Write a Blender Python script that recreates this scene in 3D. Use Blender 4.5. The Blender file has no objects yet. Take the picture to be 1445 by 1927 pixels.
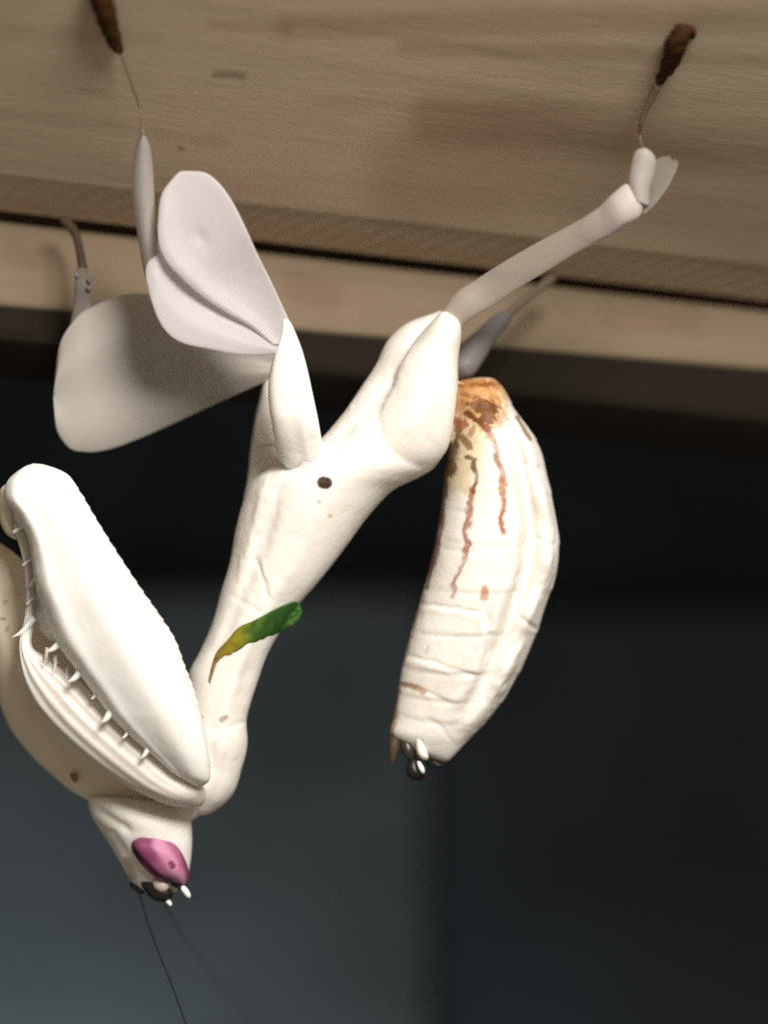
import bpy, bmesh, math, random
import numpy as np
from mathutils import Vector, Matrix, noise
from mathutils.bvhtree import BVHTree

random.seed(4)
SC = bpy.context.scene
COL = SC.collection
SC.unit_settings.system = 'METRIC'
SC.unit_settings.scale_length = 0.01          # one unit = one centimetre

# ------------------------------------------------------------------ camera
PITCH = math.radians(28.0)
D = 20.0                                      # camera to the mantis
S = 0.004                                     # centimetres per photo pixel at the mantis
OFF = Vector((0, 0, 20))
R_ = Vector((1, 0, 0))
F_ = Vector((0, math.cos(PITCH), math.sin(PITCH)))
U_ = Vector((0, -math.sin(PITCH), math.cos(PITCH)))

def W(x, y, d):
    return OFF + R_ * x + U_ * y + F_ * d

cam = bpy.data.cameras.new('camera')
cam.sensor_fit = 'VERTICAL'
cam.sensor_height = 24
cam.sensor_width = 24
cam.lens = 24 * D / (1927 * S)
cam.clip_start = 0.1
cam.clip_end = 500
cam.dof.use_dof = True
cam.dof.focus_distance = D - 0.45
cam.dof.aperture_fstop = cam.lens * 1e-3 / (2 * 0.37)
co = bpy.data.objects.new('camera', cam)
COL.objects.link(co)
m = Matrix.Identity(4)
for i in range(3):
    m[i][0], m[i][1], m[i][2], m[i][3] = R_[i], U_[i], -F_[i], OFF[i]
co.matrix_world = m
SC.camera = co

# ------------------------------------------------------------------ light
SC.view_settings.view_transform = 'Standard'
SC.view_settings.look = 'None'
SC.view_settings.exposure = 0.0
SC.view_settings.gamma = 1.0
SC.cycles.use_denoising = False
world = bpy.data.worlds.new('World')
SC.world = world
world.use_nodes = True
world.node_tree.nodes['Background'].inputs[0].default_value = (1.0, 0.86, 0.68, 1)
world.node_tree.nodes['Background'].inputs[1].default_value = 0.20

def area(name, loc, target, size, power, colour):
    l = bpy.data.lights.new(name, 'AREA')
    l.shape = 'DISK'
    l.size = size
    l.energy = power
    l.color = colour
    o = bpy.data.objects.new(name, l)
    o.location = loc
    o.rotation_euler = (Vector(target) - Vector(loc)).to_track_quat('-Z', 'Y').to_euler()
    COL.objects.link(o)
    return o

area('key_lamp', OFF + Vector((5.0, -1.0, 10.2)), W(-0.3, -0.6, 20), 7.0, 6500, (1.0, 0.96, 0.905))
area('backdrop_fill', W(-8.0, -11.5, 34.0), W(-4.2, -3.6, 43), 6.0, 1900, (0.93, 0.99, 1.0))  # added lamp, out of view below, brightens only the lower back wall

# ------------------------------------------------------------------ helpers
def P(px, py, z):
    k = (D + z) / D
    return W((px - 722.5) * S * k, (963.5 - py) * S * k, D + z)

def unproject(co_):
    """photo pixel and depth offset of a world point"""
    v = co_ - OFF
    d = v.dot(F_)
    return 722.5 + v.dot(R_) / d * D / S, 963.5 - v.dot(U_) / d * D / S, d - D

def spline(a, n):
    a = np.asarray(a, float)
    mid = (a[:, 0:2] + a[:, 2:4]) / 2 if a.shape[1] >= 6 else a[:, 0:2]
    seg = np.linalg.norm(np.diff(mid, axis=0), axis=1) + np.abs(np.diff(a[:, -1])) * 5 + 4.0
    t = np.concatenate([[0], np.cumsum(seg)])
    t /= t[-1]
    k = len(a)
    g = np.zeros_like(a)
    for i in range(k):
        if i == 0: g[i] = (a[1] - a[0]) / (t[1] - t[0])
        elif i == k - 1: g[i] = (a[-1] - a[-2]) / (t[-1] - t[-2])
        else:
            h0, h1 = t[i] - t[i-1], t[i+1] - t[i]
            g[i] = ((a[i] - a[i-1]) / h0 * h1 + (a[i+1] - a[i]) / h1 * h0) / (h0 + h1)
    out = []
    for q in np.linspace(0, 1, n):
        i = min(max(np.searchsorted(t, q, 'right') - 1, 0), k - 2)
        h = t[i+1] - t[i]
        s = (q - t[i]) / h
        out.append((2*s**3 - 3*s**2 + 1) * a[i] + (s**3 - 2*s**2 + s) * h * g[i] + (-2*s**3 + 3*s**2) * a[i+1] + (s**3 - s**2) * h * g[i+1])
    return np.array(out)

def rnd(t, e0, e1):
    w = 1.0
    if e0 and t < e0: w = min(w, math.sqrt(max(0.0, 1 - (1 - t / e0) ** 2)))
    if e1 and t > 1 - e1: w = min(w, math.sqrt(max(0.0, 1 - (1 - (1 - t) / e1) ** 2)))
    return max(w, 0.03)

class MB:
    """collects shapes for ONE mesh"""
    def __init__(s): s.v, s.f = [], []
    def loft(s, st, n=60, m_=36, shape=None, ends=(0, 0), warp=None, flat=1.0):
        """stations (lx,ly, rx,ry, depth, half thickness to the front, to the back)"""
        a = spline(st, n)
        b0 = len(s.v)
        for i in range(n):
            t = i / (n - 1)
            lx, ly, rx, ry, z, tf, tb = a[i]
            w = rnd(t, *ends)
            mx, my, hx, hy = (lx+rx)/2, (ly+ry)/2, (rx-lx)/2*w, (ry-ly)/2*w
            for j in range(m_):
                an = 2 * math.pi * j / m_
                u, q = math.cos(an), math.sin(an)
                qq = math.copysign(abs(q) ** flat, q)
                dz = -max(tf, .003) * w * qq if q > 0 else -max(tb, .003) * w * qq
                if shape: dz += shape(t, u, q)
                x, y = mx + hx * u, my + hy * u
                if warp:
                    ddx, ddy = warp(t, u, q)
                    x += ddx; y += ddy
                s.v.append(P(x, y, z + dz))
            if i:
                for j in range(m_):
                    j2 = (j + 1) % m_
                    s.f.append((b0+(i-1)*m_+j, b0+i*m_+j, b0+i*m_+j2, b0+(i-1)*m_+j2))
        s.f.append(tuple(b0 + j for j in range(m_)))
        s.f.append(tuple(b0 + (n-1)*m_ + j for j in reversed(range(m_))))
        return s
    def tube(s, st, n=40, m_=14, ends=(0, 0)):
        """path of (px, py, depth, radius in photo pixels)"""
        a = spline(st, n)
        pts = [P(*q[:3]) for q in a]
        b0 = len(s.v)
        up = F_.copy()
        for i in range(n):
            tg = (pts[min(i+1, n-1)] - pts[max(i-1, 0)]).normalized()
            x = tg.cross(up)
            if x.length < 1e-4: x = tg.cross(U_)
            x.normalize(); y = x.cross(tg).normalized()
            r = max(a[i][3], .2) * S * rnd(i/(n-1), *ends)
            for j in range(m_):
                an = 2 * math.pi * j / m_
                s.v.append(pts[i] + x * (r * math.cos(an)) + y * (r * math.sin(an)))
            if i:
                for j in range(m_):
                    j2 = (j + 1) % m_
                    s.f.append((b0+(i-1)*m_+j, b0+(i-1)*m_+j2, b0+i*m_+j2, b0+i*m_+j))
        s.f.append(tuple(b0 + j for j in reversed(range(m_))))
        s.f.append(tuple(b0 + (n-1)*m_ + j for j in range(m_)))
        return s
    def mesh(s, name):
        me = bpy.data.meshes.new(name)
        me.from_pydata([tuple(p) for p in s.v], [], s.f)
        bm = bmesh.new(); bm.from_mesh(me)
        bmesh.ops.recalc_face_normals(bm, faces=bm.faces)
        bm.to_mesh(me); bm.free()
        return me
    def build(s, name, mat, parent=None):
        return link(name, s.mesh(name), mat, parent)

def link(name, me, mat, parent=None, smooth=True):
    o = bpy.data.objects.new(name, me)
    COL.objects.link(o)
    if mat: me.materials.append(mat)
    if smooth:
        me.polygons.foreach_set('use_smooth', [True] * len(me.polygons))
    if parent: o.parent = parent
    return o

def tag(o, **kw):
    for k, v in kw.items(): o[k] = v
    return o

def dist_poly(px, py, poly):
    """distance (photo px) from points to a polyline, and the position along it 0..1"""
    best = np.full(px.shape, 1e9); where = np.zeros(px.shape)
    L = len(poly) - 1
    for i in range(L):
        (x0, y0), (x1, y1) = poly[i][:2], poly[i+1][:2]
        dx, dy = x1-x0, y1-y0
        t = np.clip(((px-x0)*dx + (py-y0)*dy) / (dx*dx + dy*dy + 1e-9), 0, 1)
        d = np.hypot(px - x0 - t*dx, py - y0 - t*dy)
        mk = d < best
        best[mk] = d[mk]; where[mk] = (i + t[mk]) / L
    return best, where

def paint(me, base, strokes, mask=None):
    """pigment marks as a colour attribute: strokes = (polyline, half width, softness, colour, strength, breakup)"""
    n = len(me.vertices)
    pp = np.array([unproject(v.co) for v in me.vertices])
    nz = np.array([noise.noise(v.co * 22) for v in me.vertices])
    nz2 = np.array([noise.noise(v.co * 9 + Vector((5, 3, 1))) for v in me.vertices])
    nz3 = np.array([noise.noise(v.co * 34 + Vector((2, 9, 4))) for v in me.vertices])
    nr = np.array([v.normal.dot(F_) for v in me.vertices])
    c = np.tile(np.array(base, float), (n, 1))
    for poly, hw, soft, colour, stren, brk in strokes:
        if len(poly) == 1: poly = [poly[0], (poly[0][0] + .5, poly[0][1])]
        d, wh = dist_poly(pp[:, 0] + 2.5 * nz * brk + 7 * nz2 * brk, pp[:, 1] + 4 * nz * brk, poly)
        w = hw * (1 + .8 * nz3 * brk)
        a = np.clip(1 - (d - w) / soft, 0, 1)
        a = a * a * (3 - 2 * a) * stren * np.clip(1 + .6 * brk * nz2, 0, 1)
        a = np.where(nr < 0.15, a, 0)
        if mask is not None: a = a * mask(pp)
        c = c * (1 - a[:, None]) + np.array(colour)[None] * a[:, None]
    at = me.color_attributes.new('pigment', 'FLOAT_COLOR', 'POINT')
    at.data.foreach_set('color', np.concatenate([c, np.ones((n, 1))], 1).astype(np.float32).ravel())

def sculpt(me, lines):
    """raise (+) or cut (-) creases along lines, on the near side only: (polyline, width, height)"""
    pp = np.array([unproject(v.co) for v in me.vertices])
    nv = np.array([v.normal[:] for v in me.vertices])
    nr = nv @ np.array(F_)
    co_ = np.array([v.co[:] for v in me.vertices])
    nz = np.array([noise.noise(v.co * 12) for v in me.vertices])
    h = np.zeros(len(pp))
    for poly, w, d in lines:
        q, wh = dist_poly(pp[:, 0] + 5 * nz, pp[:, 1] + 4 * nz, poly)
        fade = np.clip(np.minimum(wh, 1 - wh) / .15, 0, 1) * .75 + .25
        h += d * (.42 if w < 6 else .6) * np.exp(-(q / (w * 1.15)) ** 2) * fade
    h = np.where(nr < 0, h * np.clip(-nr * 3, 0, 1), 0)
    co_ += nv * h[:, None]
    me.vertices.foreach_set('co', co_.ravel())
    me.update()

# ------------------------------------------------------------------ materials
def mat(name):
    mt = bpy.data.materials.new(name)
    mt.use_nodes = True
    nt = mt.node_tree
    return mt, nt, nt.nodes['Principled BSDF'], nt.nodes['Material Output']

def N(nt, t, **kw):
    n = nt.nodes.new(t)
    for k, v in kw.items():
        if k.startswith('i_'): n.inputs[k[2:].replace('_', ' ')].default_value = v
        else: setattr(n, k, v)
    return n

def bump(nt, bs, scale, strength, dist=.02, detail=4):
    tc = N(nt, 'ShaderNodeTexCoord')
    nz = N(nt, 'ShaderNodeTexNoise', i_Scale=scale, i_Detail=detail)
    bp = N(nt, 'ShaderNodeBump', i_Strength=strength, i_Distance=dist)
    nt.links.new(tc.outputs['Object'], nz.inputs['Vector'])
    nt.links.new(nz.outputs['Fac'], bp.inputs['Height'])
    nt.links.new(bp.outputs['Normal'], bs.inputs['Normal'])
    return nz

def cuticle(name, col, rough=.5, sss=.7, pig=False, tint=(.72, .62, .48), amt=.35, bs_=.08):
    mt, nt, bs, out = mat(name)
    tcb = N(nt, 'ShaderNodeTexCoord')
    na = N(nt, 'ShaderNodeTexNoise', i_Scale=3.2, i_Detail=3.0, i_Distortion=.6)
    nb = N(nt, 'ShaderNodeTexNoise', i_Scale=26, i_Detail=5.0, i_Roughness=.65)
    b1 = N(nt, 'ShaderNodeBump', i_Strength=.14, i_Distance=.10)
    b2 = N(nt, 'ShaderNodeBump', i_Strength=bs_, i_Distance=.012)
    for q_ in (na, nb): nt.links.new(tcb.outputs['Object'], q_.inputs['Vector'])
    nt.links.new(na.outputs['Fac'], b1.inputs['Height']); nt.links.new(nb.outputs['Fac'], b2.inputs['Height'])
    nt.links.new(b1.outputs['Normal'], b2.inputs['Normal']); nt.links.new(b2.outputs['Normal'], bs.inputs['Normal'])
    n2 = N(nt, 'ShaderNodeTexNoise', i_Scale=2.3, i_Detail=5.0, i_Roughness=.6)
    tc = N(nt, 'ShaderNodeTexCoord')
    nt.links.new(tc.outputs['Object'], n2.inputs['Vector'])
    rm = N(nt, 'ShaderNodeMapRange', i_From_Min=.42, i_From_Max=.75, i_To_Min=0, i_To_Max=amt)
    nt.links.new(n2.outputs['Fac'], rm.inputs['Value'])
    mx = N(nt, 'ShaderNodeMix', data_type='RGBA', blend_type='MULTIPLY')
    mx.inputs['A'].default_value = (*col, 1)
    mx.inputs['B'].default_value = (*tint, 1)
    nt.links.new(rm.outputs['Result'], mx.inputs['Factor'])
    if pig:
        at = N(nt, 'ShaderNodeAttribute', attribute_name='pigment')
        nt.links.new(at.outputs['Color'], mx.inputs['A'])
    nt.links.new(mx.outputs['Result'], bs.inputs['Base Color'])
    bs.inputs['Roughness'].default_value = rough
    bs.inputs['Specular IOR Level'].default_value = .25
    bs.inputs['Subsurface Weight'].default_value = sss
    bs.inputs['Subsurface Radius'].default_value = (1.0, .8, .55)
    bs.inputs['Subsurface Scale'].default_value = .075
    return mt

def petal(name, col, trans=.4, clear=.08, rough=.5):
    mt, nt, bs, out = mat(name)
    bump(nt, bs, 7, .25, .012)
    bs.inputs['Base Color'].default_value = (*col, 1)
    bs.inputs['Roughness'].default_value = rough
    bs.inputs['Specular IOR Level'].default_value = .3
    tr = N(nt, 'ShaderNodeBsdfTranslucent')
    tr.inputs['Color'].default_value = (*col, 1)
    m1 = N(nt, 'ShaderNodeMixShader', i_Fac=trans)
    nt.links.new(bs.outputs[0], m1.inputs[1]); nt.links.new(tr.outputs[0], m1.inputs[2])
    tp = N(nt, 'ShaderNodeBsdfTransparent')
    m2 = N(nt, 'ShaderNodeMixShader', i_Fac=clear)
    nt.links.new(m1.outputs[0], m2.inputs[1]); nt.links.new(tp.outputs[0], m2.inputs[2])
    nt.links.new(m2.outputs[0], out.inputs['Surface'])
    return mt

def plain(name, col, rough=.5, spec=.4, bscale=20, bst=.2):
    mt, nt, bs, out = mat(name)
    bump(nt, bs, bscale, bst, .01)
    bs.inputs['Base Color'].default_value = (*col, 1)
    bs.inputs['Roughness'].default_value = rough
    bs.inputs['Specular IOR Level'].default_value = spec
    return mt

BASE = (.82, .785, .73)
M_body = cuticle('white_cuticle', BASE, pig=True)
M_leg = cuticle('leg_cuticle', (.87, .84, .79), amt=.2)
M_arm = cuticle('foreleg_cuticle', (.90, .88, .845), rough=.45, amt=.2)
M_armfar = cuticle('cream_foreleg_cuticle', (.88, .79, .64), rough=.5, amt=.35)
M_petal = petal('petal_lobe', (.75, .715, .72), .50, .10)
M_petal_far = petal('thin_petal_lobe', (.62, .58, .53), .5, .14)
M_glass = petal('clear_limb', (.56, .50, .43), .45, .36)
M_knee = petal('pale_knee', (.62, .55, .51), .3, .14)
M_foot = plain('brown_tarsus', (.040, .016, .004), .7, .1)
M_tarsus = petal('thin_tarsus', (.26, .21, .14), .3, .5)
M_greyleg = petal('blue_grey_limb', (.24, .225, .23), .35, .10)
M_black = plain('black_horn', (.012, .010, .009), .38, .4)
M_dark = petal('smoky_horn', (.12, .085, .045), .3, .25)
M_tip = plain('white_tip', (.85, .85, .80), .3)
M_spine = cuticle('spine_horn', (.90, .85, .77), amt=.1)
M_ant = petal('antenna_horn', (.012, .013, .012), .1, .3, .8)
M_eye = None

# ------------------------------------------------------------------ the wooden roof of the cage
HC = 11.78                                    # height of the roof above the camera
def ceil_t(px, py):
    y = (963.5 - py) * S
    return HC / (y * math.cos(PITCH) + D * math.sin(PITCH))
def zceil(px, py): return D * ceil_t(px, py) - D
g0, g1 = P(0, 413, zceil(0, 413)), P(1445, 582, zceil(1445, 582))
E_ = (g1 - g0); E_.z = 0; E_.normalize()      # along the boards
B_ = Vector((-E_.y, E_.x, 0))                 # away from the camera
G_ = g0 + E_ * ((g1 - g0).length / 2)
ZC = OFF.z + HC
def BW(a, b, z): return Vector((G_.x, G_.y, 0)) + E_ * a + B_ * b + Vector((0, 0, ZC + z))

def wood(name, c0, c1, dark, saw=False, figure=1.0):
    mt, nt, bs, out = mat(name)
    at = N(nt, 'ShaderNodeAttribute', attribute_name='board')
    mp = N(nt, 'ShaderNodeMapping')
    mp.inputs['Scale'].default_value = (.22, 2.6, 2.6)
    nt.links.new(at.outputs['Vector'], mp.inputs['Vector'])
    n1 = N(nt, 'ShaderNodeTexNoise', i_Scale=1.0, i_Detail=8.0, i_Roughness=.62, i_Distortion=.5)
    nt.links.new(mp.outputs[0], n1.inputs['Vector'])
    cr = N(nt, 'ShaderNodeValToRGB')
    cr.color_ramp.elements[0].position = .30; cr.color_ramp.elements[0].color = (*dark, 1)
    cr.color_ramp.elements[1].position = .72; cr.color_ramp.elements[1].color = (*c1, 1)
    e = cr.color_ramp.elements.new(.47); e.color = (*c0, 1)
    nt.links.new(n1.outputs['Fac'], cr.inputs['Fac'])
    mp2 = N(nt, 'ShaderNodeMapping')
    mp2.inputs['Scale'].default_value = (2.2, 26, 26)
    nt.links.new(at.outputs['Vector'], mp2.inputs['Vector'])
    n2 = N(nt, 'ShaderNodeTexNoise', i_Scale=1.0, i_Detail=6.0, i_Roughness=.7)
    nt.links.new(mp2.outputs[0], n2.inputs['Vector'])
    r2 = N(nt, 'ShaderNodeMapRange', i_From_Min=.35, i_From_Max=.65, i_To_Min=.95, i_To_Max=1.04)
    nt.links.new(n2.outputs['Fac'], r2.inputs['Value'])
    mx = N(nt, 'ShaderNodeMix', data_type='RGBA', blend_type='MULTIPLY'); mx.inputs['Factor'].default_value = 1
    nt.links.new(cr.outputs['Color'], mx.inputs['A']); nt.links.new(r2.outputs['Result'], mx.inputs['B'])
    pg = N(nt, 'ShaderNodeAttribute', attribute_name='pigment')
    mx2 = N(nt, 'ShaderNodeMix', data_type='RGBA', blend_type='MULTIPLY'); mx2.inputs['Factor'].default_value = 1
    nt.links.new(mx.outputs['Result'], mx2.inputs['A']); nt.links.new(pg.outputs['Color'], mx2.inputs['B'])
    nt.links.new(mx2.outputs['Result'], bs.inputs['Base Color'])
    bs.inputs['Roughness'].default_value = .8
    bs.inputs['Specular IOR Level'].default_value = .08
    n3 = N(nt, 'ShaderNodeTexNoise', i_Scale=1.0, i_Detail=5.0, i_Roughness=.6)
    mp3 = N(nt, 'ShaderNodeMapping'); mp3.inputs['Scale'].default_value = (5, 17, 17); mp3.inputs['Rotation'].default_value = (0, 0, .35)
    nt.links.new(at.outputs['Vector'], mp3.inputs['Vector']); nt.links.new(mp3.outputs[0], n3.inputs['Vector'])
    bp = N(nt, 'ShaderNodeBump', i_Strength=.15, i_Distance=.02)
    nt.links.new(n3.outputs['Fac'], bp.inputs['Height'])
    nt.links.new(bp.outputs['Normal'], bs.inputs['Normal'])
    return mt

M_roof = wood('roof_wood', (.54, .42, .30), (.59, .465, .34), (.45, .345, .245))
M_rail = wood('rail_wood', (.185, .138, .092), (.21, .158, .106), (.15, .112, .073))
M_void = plain('dark_gap', (.55, .42, .28), .8)

def grid_board(name, prof, a0, a1, na, mt, marks=(), disp=None):
    """a board swept along E_: prof = closed list of (b, z) points, dense where it is seen"""
    vs, fs, bc = [], [], []
    k = len(prof)
    for i in range(na):
        a = a0 + (a1 - a0) * i / (na - 1)
        for j, (b, z) in enumerate(prof):
            dz = disp(a, b, z) if disp else 0
            vs.append(BW(a, b, z + dz)); bc.append((a, b, z))
        if i:
            for j in range(k):
                j2 = (j + 1) % k
                fs.append(((i-1)*k+j, i*k+j, i*k+j2, (i-1)*k+j2))
    fs.append(tuple(range(k))); fs.append(tuple((na-1)*k + j for j in reversed(range(k))))
    me = bpy.data.meshes.new(name)
    me.from_pydata([tuple(v) for v in vs], [], fs)
    bm = bmesh.new(); bm.from_mesh(me); bmesh.ops.recalc_face_normals(bm, faces=bm.faces); bm.to_mesh(me); bm.free()
    at = me.attributes.new('board', 'FLOAT_VECTOR', 'POINT')
    at.data.foreach_set('vector', np.array(bc, np.float32).ravel())
    pp = np.array([unproject(Vector(v)) for v in vs])
    c = np.ones((len(vs), 3))
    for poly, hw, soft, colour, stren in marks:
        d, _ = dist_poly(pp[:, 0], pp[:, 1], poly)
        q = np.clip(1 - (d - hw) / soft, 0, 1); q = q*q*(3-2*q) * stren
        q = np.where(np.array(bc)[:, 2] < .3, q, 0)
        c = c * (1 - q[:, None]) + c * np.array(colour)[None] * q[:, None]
    ca = me.color_attributes.new('pigment', 'FLOAT_COLOR', 'POINT')
    ca.data.foreach_set('color', np.concatenate([c, np.ones((len(vs), 1))], 1).astype(np.float32).ravel())
    o = link(name, me, mt, None, smooth=True)
    o.data.set_sharp_from_angle(angle=math.radians(35))
    return o

def saw(a, b, z):
    """slanting saw marks on the planed-down back edge, shallow hollows elsewhere"""
    if z > .3: return 0
    q = 0
    if b > -.62:
        w = min(1, (b + .62) / .1, max(0, -b) / .06)
        ph = (a * 5.2 + b * 3.4 + .8 * noise.noise(Vector((a * .7, 2, 0))))
        fr = ph - math.floor(ph)
        q += .022 * w * (fr ** 3) * (.4 + .6 * noise.noise(Vector((a * .5, b, 4))) + .3)
    return q
prof = [(b, 0.0) for b in np.linspace(-9, -4.2, 6)] + [(b, 0.0) for b in np.linspace(-4.1, -.64, 130)] + \
       [(-.62 + .62 * s, .085 * s) for s in np.linspace(0, 1, 22)] + [(.012, .12), (.012, 1.5), (-9, 1.5)]
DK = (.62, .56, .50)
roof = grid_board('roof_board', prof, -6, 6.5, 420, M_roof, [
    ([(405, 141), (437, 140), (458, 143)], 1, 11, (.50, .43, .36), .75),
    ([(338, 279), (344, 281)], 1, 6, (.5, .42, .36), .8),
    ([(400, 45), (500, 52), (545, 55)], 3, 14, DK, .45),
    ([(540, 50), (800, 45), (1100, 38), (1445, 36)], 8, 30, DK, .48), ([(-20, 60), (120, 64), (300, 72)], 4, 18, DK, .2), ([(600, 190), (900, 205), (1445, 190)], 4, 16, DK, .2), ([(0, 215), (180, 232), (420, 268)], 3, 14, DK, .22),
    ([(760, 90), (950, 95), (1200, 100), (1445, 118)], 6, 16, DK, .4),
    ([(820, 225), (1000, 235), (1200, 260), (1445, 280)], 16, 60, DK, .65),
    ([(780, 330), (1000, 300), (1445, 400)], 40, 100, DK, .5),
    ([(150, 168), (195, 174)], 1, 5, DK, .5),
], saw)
tag(roof, label='broad weathered brown wooden roof board the mantis clings to, with slanting saw marks along its edge', category='wooden board')
prof = [(.13, z) for z in np.linspace(.062, -.52, 26)] + [(.14 + .06*(1-math.cos(x)), -.52 - .08*math.sin(x)) for x in np.linspace(.2, math.pi/2, 8)] + \
       [(b, -.60) for b in np.linspace(.26, .85, 14)] + [(.85, .062)]
sag = lambda a, b, z: (.032 * a + .03) * max(0, min(1, -z / .5))
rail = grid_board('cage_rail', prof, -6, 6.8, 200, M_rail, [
    ([(20, 470), (60, 490)], 6, 30, (.75, .70, .62), .5), ([(560, 540), (620, 560)], 8, 40, (.78, .72, .65), .5),
    ([(1150, 590), (1300, 600)], 8, 40, (.8, .74, .66), .5)], sag)
tag(rail, label='paler wooden rail running under the gap behind the roof board', category='wooden rail')
M_strip = wood('shade_strip_wood', (.013, .010, .007), (.016, .0125, .009), (.008, .006, .004))  # near-black colour stands in for the shade under the rail
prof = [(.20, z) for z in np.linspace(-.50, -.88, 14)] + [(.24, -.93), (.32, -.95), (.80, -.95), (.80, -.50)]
strip = grid_board('shade_strip', prof, -6, 6.8, 120, M_strip)
strip.parent = rail
strip['label'] = 'near-black strip added for the shade along the underside of the rail'
# the closed dark space above the rail
mb = bmesh.new()
def quad(b, pts): b.faces.new([b.verts.new(p) for p in pts])
for (b0, z0), (b1, z1) in (((.85, .062), (2.2, .062)), ((2.2, .062), (2.2, 1.49)), ((2.2, 1.49), (.02, 1.49))):
    quad(mb, [BW(-6, b0, z0), BW(6.8, b0, z0), BW(6.8, b1, z1), BW(-6, b1, z1)])
me = bpy.data.meshes.new('gap_lining'); mb.to_mesh(me); mb.free()
tag(link('gap_lining', me, M_void, None, False), kind='structure')

# ------------------------------------------------------------------ the dark back wall
def panel_mat(name, col, rough=.55):
    mt, nt, bs, out = mat(name)
    tc = N(nt, 'ShaderNodeTexCoord')
    nz = N(nt, 'ShaderNodeTexNoise', i_Scale=.35, i_Detail=3.0)
    nt.links.new(tc.outputs['Object'], nz.inputs['Vector'])
    r = N(nt, 'ShaderNodeMapRange', i_From_Min=.3, i_From_Max=.7, i_To_Min=.8, i_To_Max=1.2)
    nt.links.new(nz.outputs['Fac'], r.inputs['Value'])
    mx = N(nt, 'ShaderNodeMix', data_type='RGBA', blend_type='MULTIPLY'); mx.inputs['Factor'].default_value = 1
    mx.inputs['A'].default_value = (*col, 1)
    nt.links.new(r.outputs['Result'], mx.inputs['B'])
    nt.links.new(mx.outputs['Result'], bs.inputs['Base Color'])
    bs.inputs['Roughness'].default_value = rough
    bs.inputs['Specular IOR Level'].default_value = .05
    return mt
YB = 40.0
def wall_box(name, x0, x1, z0, z1, y, th, mt, parent):
    bm = bmesh.new()
    bmesh.ops.create_cube(bm, size=1)
    for v in bm.verts:
        v.co = Vector((x0 + (v.co.x+.5)*(x1-x0), y + (v.co.y+.5)*th, z0 + (v.co.z+.5)*(z1-z0)))
    bmesh.ops.bevel(bm, geom=bm.edges[:], offset=.06, segments=2, affect='EDGES')
    me = bpy.data.meshes.new(name); bm.to_mesh(me); bm.free()
    return link(name, me, mt, parent, False)
M_wall = panel_mat('wall_black', (.0085, .0105, .0125))
wall = wall_box('wall', -30, 30, 5, 60, YB + .6, 1, M_wall, None)
tag(wall, kind='structure')
def seam_x(px, py):
    p = P(px, py, 0) - OFF
    return p.x * YB / p.y
def seam_z(py, y=YB):
    p = P(722, py, 0) - OFF
    return OFF.z + p.z * y / p.y
sx = seam_x(812, 1600)
M_pl = panel_mat('panel_slate', (.046, .055, .060))
M_pr = panel_mat('panel_charcoal', (.021, .026, .030))
M_pm = panel_mat('panel_dim', (.047, .053, .056))
wall_box('panel', -40, sx - .03, 6, seam_z(1120), YB, .5, M_pl, wall)
wall_box('panel', sx + .03, 40, 6, seam_z(1150), YB + .1, .5, M_pr, wall)

# ------------------------------------------------------------------ the mantis
mantis = bpy.data.objects.new('orchid_mantis', None)
COL.objects.link(mantis)
mantis.location = P(600, 900, 0)
tag(mantis, label='white orchid mantis hanging upside down from the wooden roof with a pink eye', category='mantis')
bpy.context.view_layer.update()
def part(o):
    """keep world placement when parented to a moved root"""
    p = o.parent
    if p is mantis: o.matrix_parent_inverse = mantis.matrix_world.inverted()
    return o

# --- trunk: thorax, head and abdomen as one continuous skin
def fold(c, w, d):
    return lambda u: d * math.exp(-((u - c) / w) ** 2)
def thorax_shape(t, u, q):
    if q < 0: return 0
    d = 0
    d -= .03 * math.exp(-((u - .12 - .2 * math.sin(t * 5)) / .22) ** 2) * math.sin(min(1, t * 1.6) * math.pi) ** .5
    d += .045 * math.exp(-((u + .48) / .16) ** 2) * (1 if .25 < t < .62 else 0) * math.sin((t - .25) / .37 * math.pi)
    return d
tb = MB()
tb.loft([
    (352, 1532, 388, 1538, .05, .10, .10),
    (325, 1500, 428, 1508, .05, .22, .2),
    (330, 1440, 456, 1444, .02, .27, .25),
    (340, 1395, 466, 1398, .0, .29, .27),
    (345, 1352, 464, 1357, .0, .27, .26),
    (352, 1305, 473, 1320, .0, .27, .26),
    (356, 1265, 486, 1280, .0, .27, .26),
    (375, 1228, 502, 1235, .0, .28, .27),
    (400, 1170, 530, 1185, .0, .29, .28),
    (417, 1110, 562, 1138, .0, .32, .30),
    (432, 1060, 602, 1092, .0, .36, .33),
    (443, 1000, 648, 1033, .0, .41, .36),
    (456, 950, 692, 973, .0, .46, .38),
    (480, 900, 738, 924, .0, .49, .40),
    (530, 868, 776, 904, .0, .49, .42),
    (590, 838, 815, 882, .0, .47, .42),
    (640, 785, 838, 845, .02, .43, .42),
    (682, 725, 852, 790, .05, .36, .42),
    (708, 685, 856, 735, .08, .33, .40),
    (730, 640, 856, 685, .1, .30, .36),
    (770, 606, 858, 635, .1, .25, .3),
    (818, 588, 856, 605, .1, .16, .2),
    (838, 580, 852, 590, .1, .08, .1)], n=220, m_=72, shape=thorax_shape, ends=(.01, .01))
# near hind coxa: the bright bulge along the right
tb.loft([
    (640, 915, 760, 916, .15, .2, .2),
    (655, 865, 806, 886, -.06, .3, .3),
    (694, 795, 842, 845, -.17, .32, .3),
    (728, 735, 857, 795, -.19, .33, .3),
    (754, 685, 862, 740, -.19, .31, .3),
    (782, 640, 862, 680, -.17, .26, .25),
    (815, 602, 868, 625, -.18, .2, .2),
    (836, 578, 866, 596, -.14, .1, .1)], n=90, m_=40, ends=(.08, .04))
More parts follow.
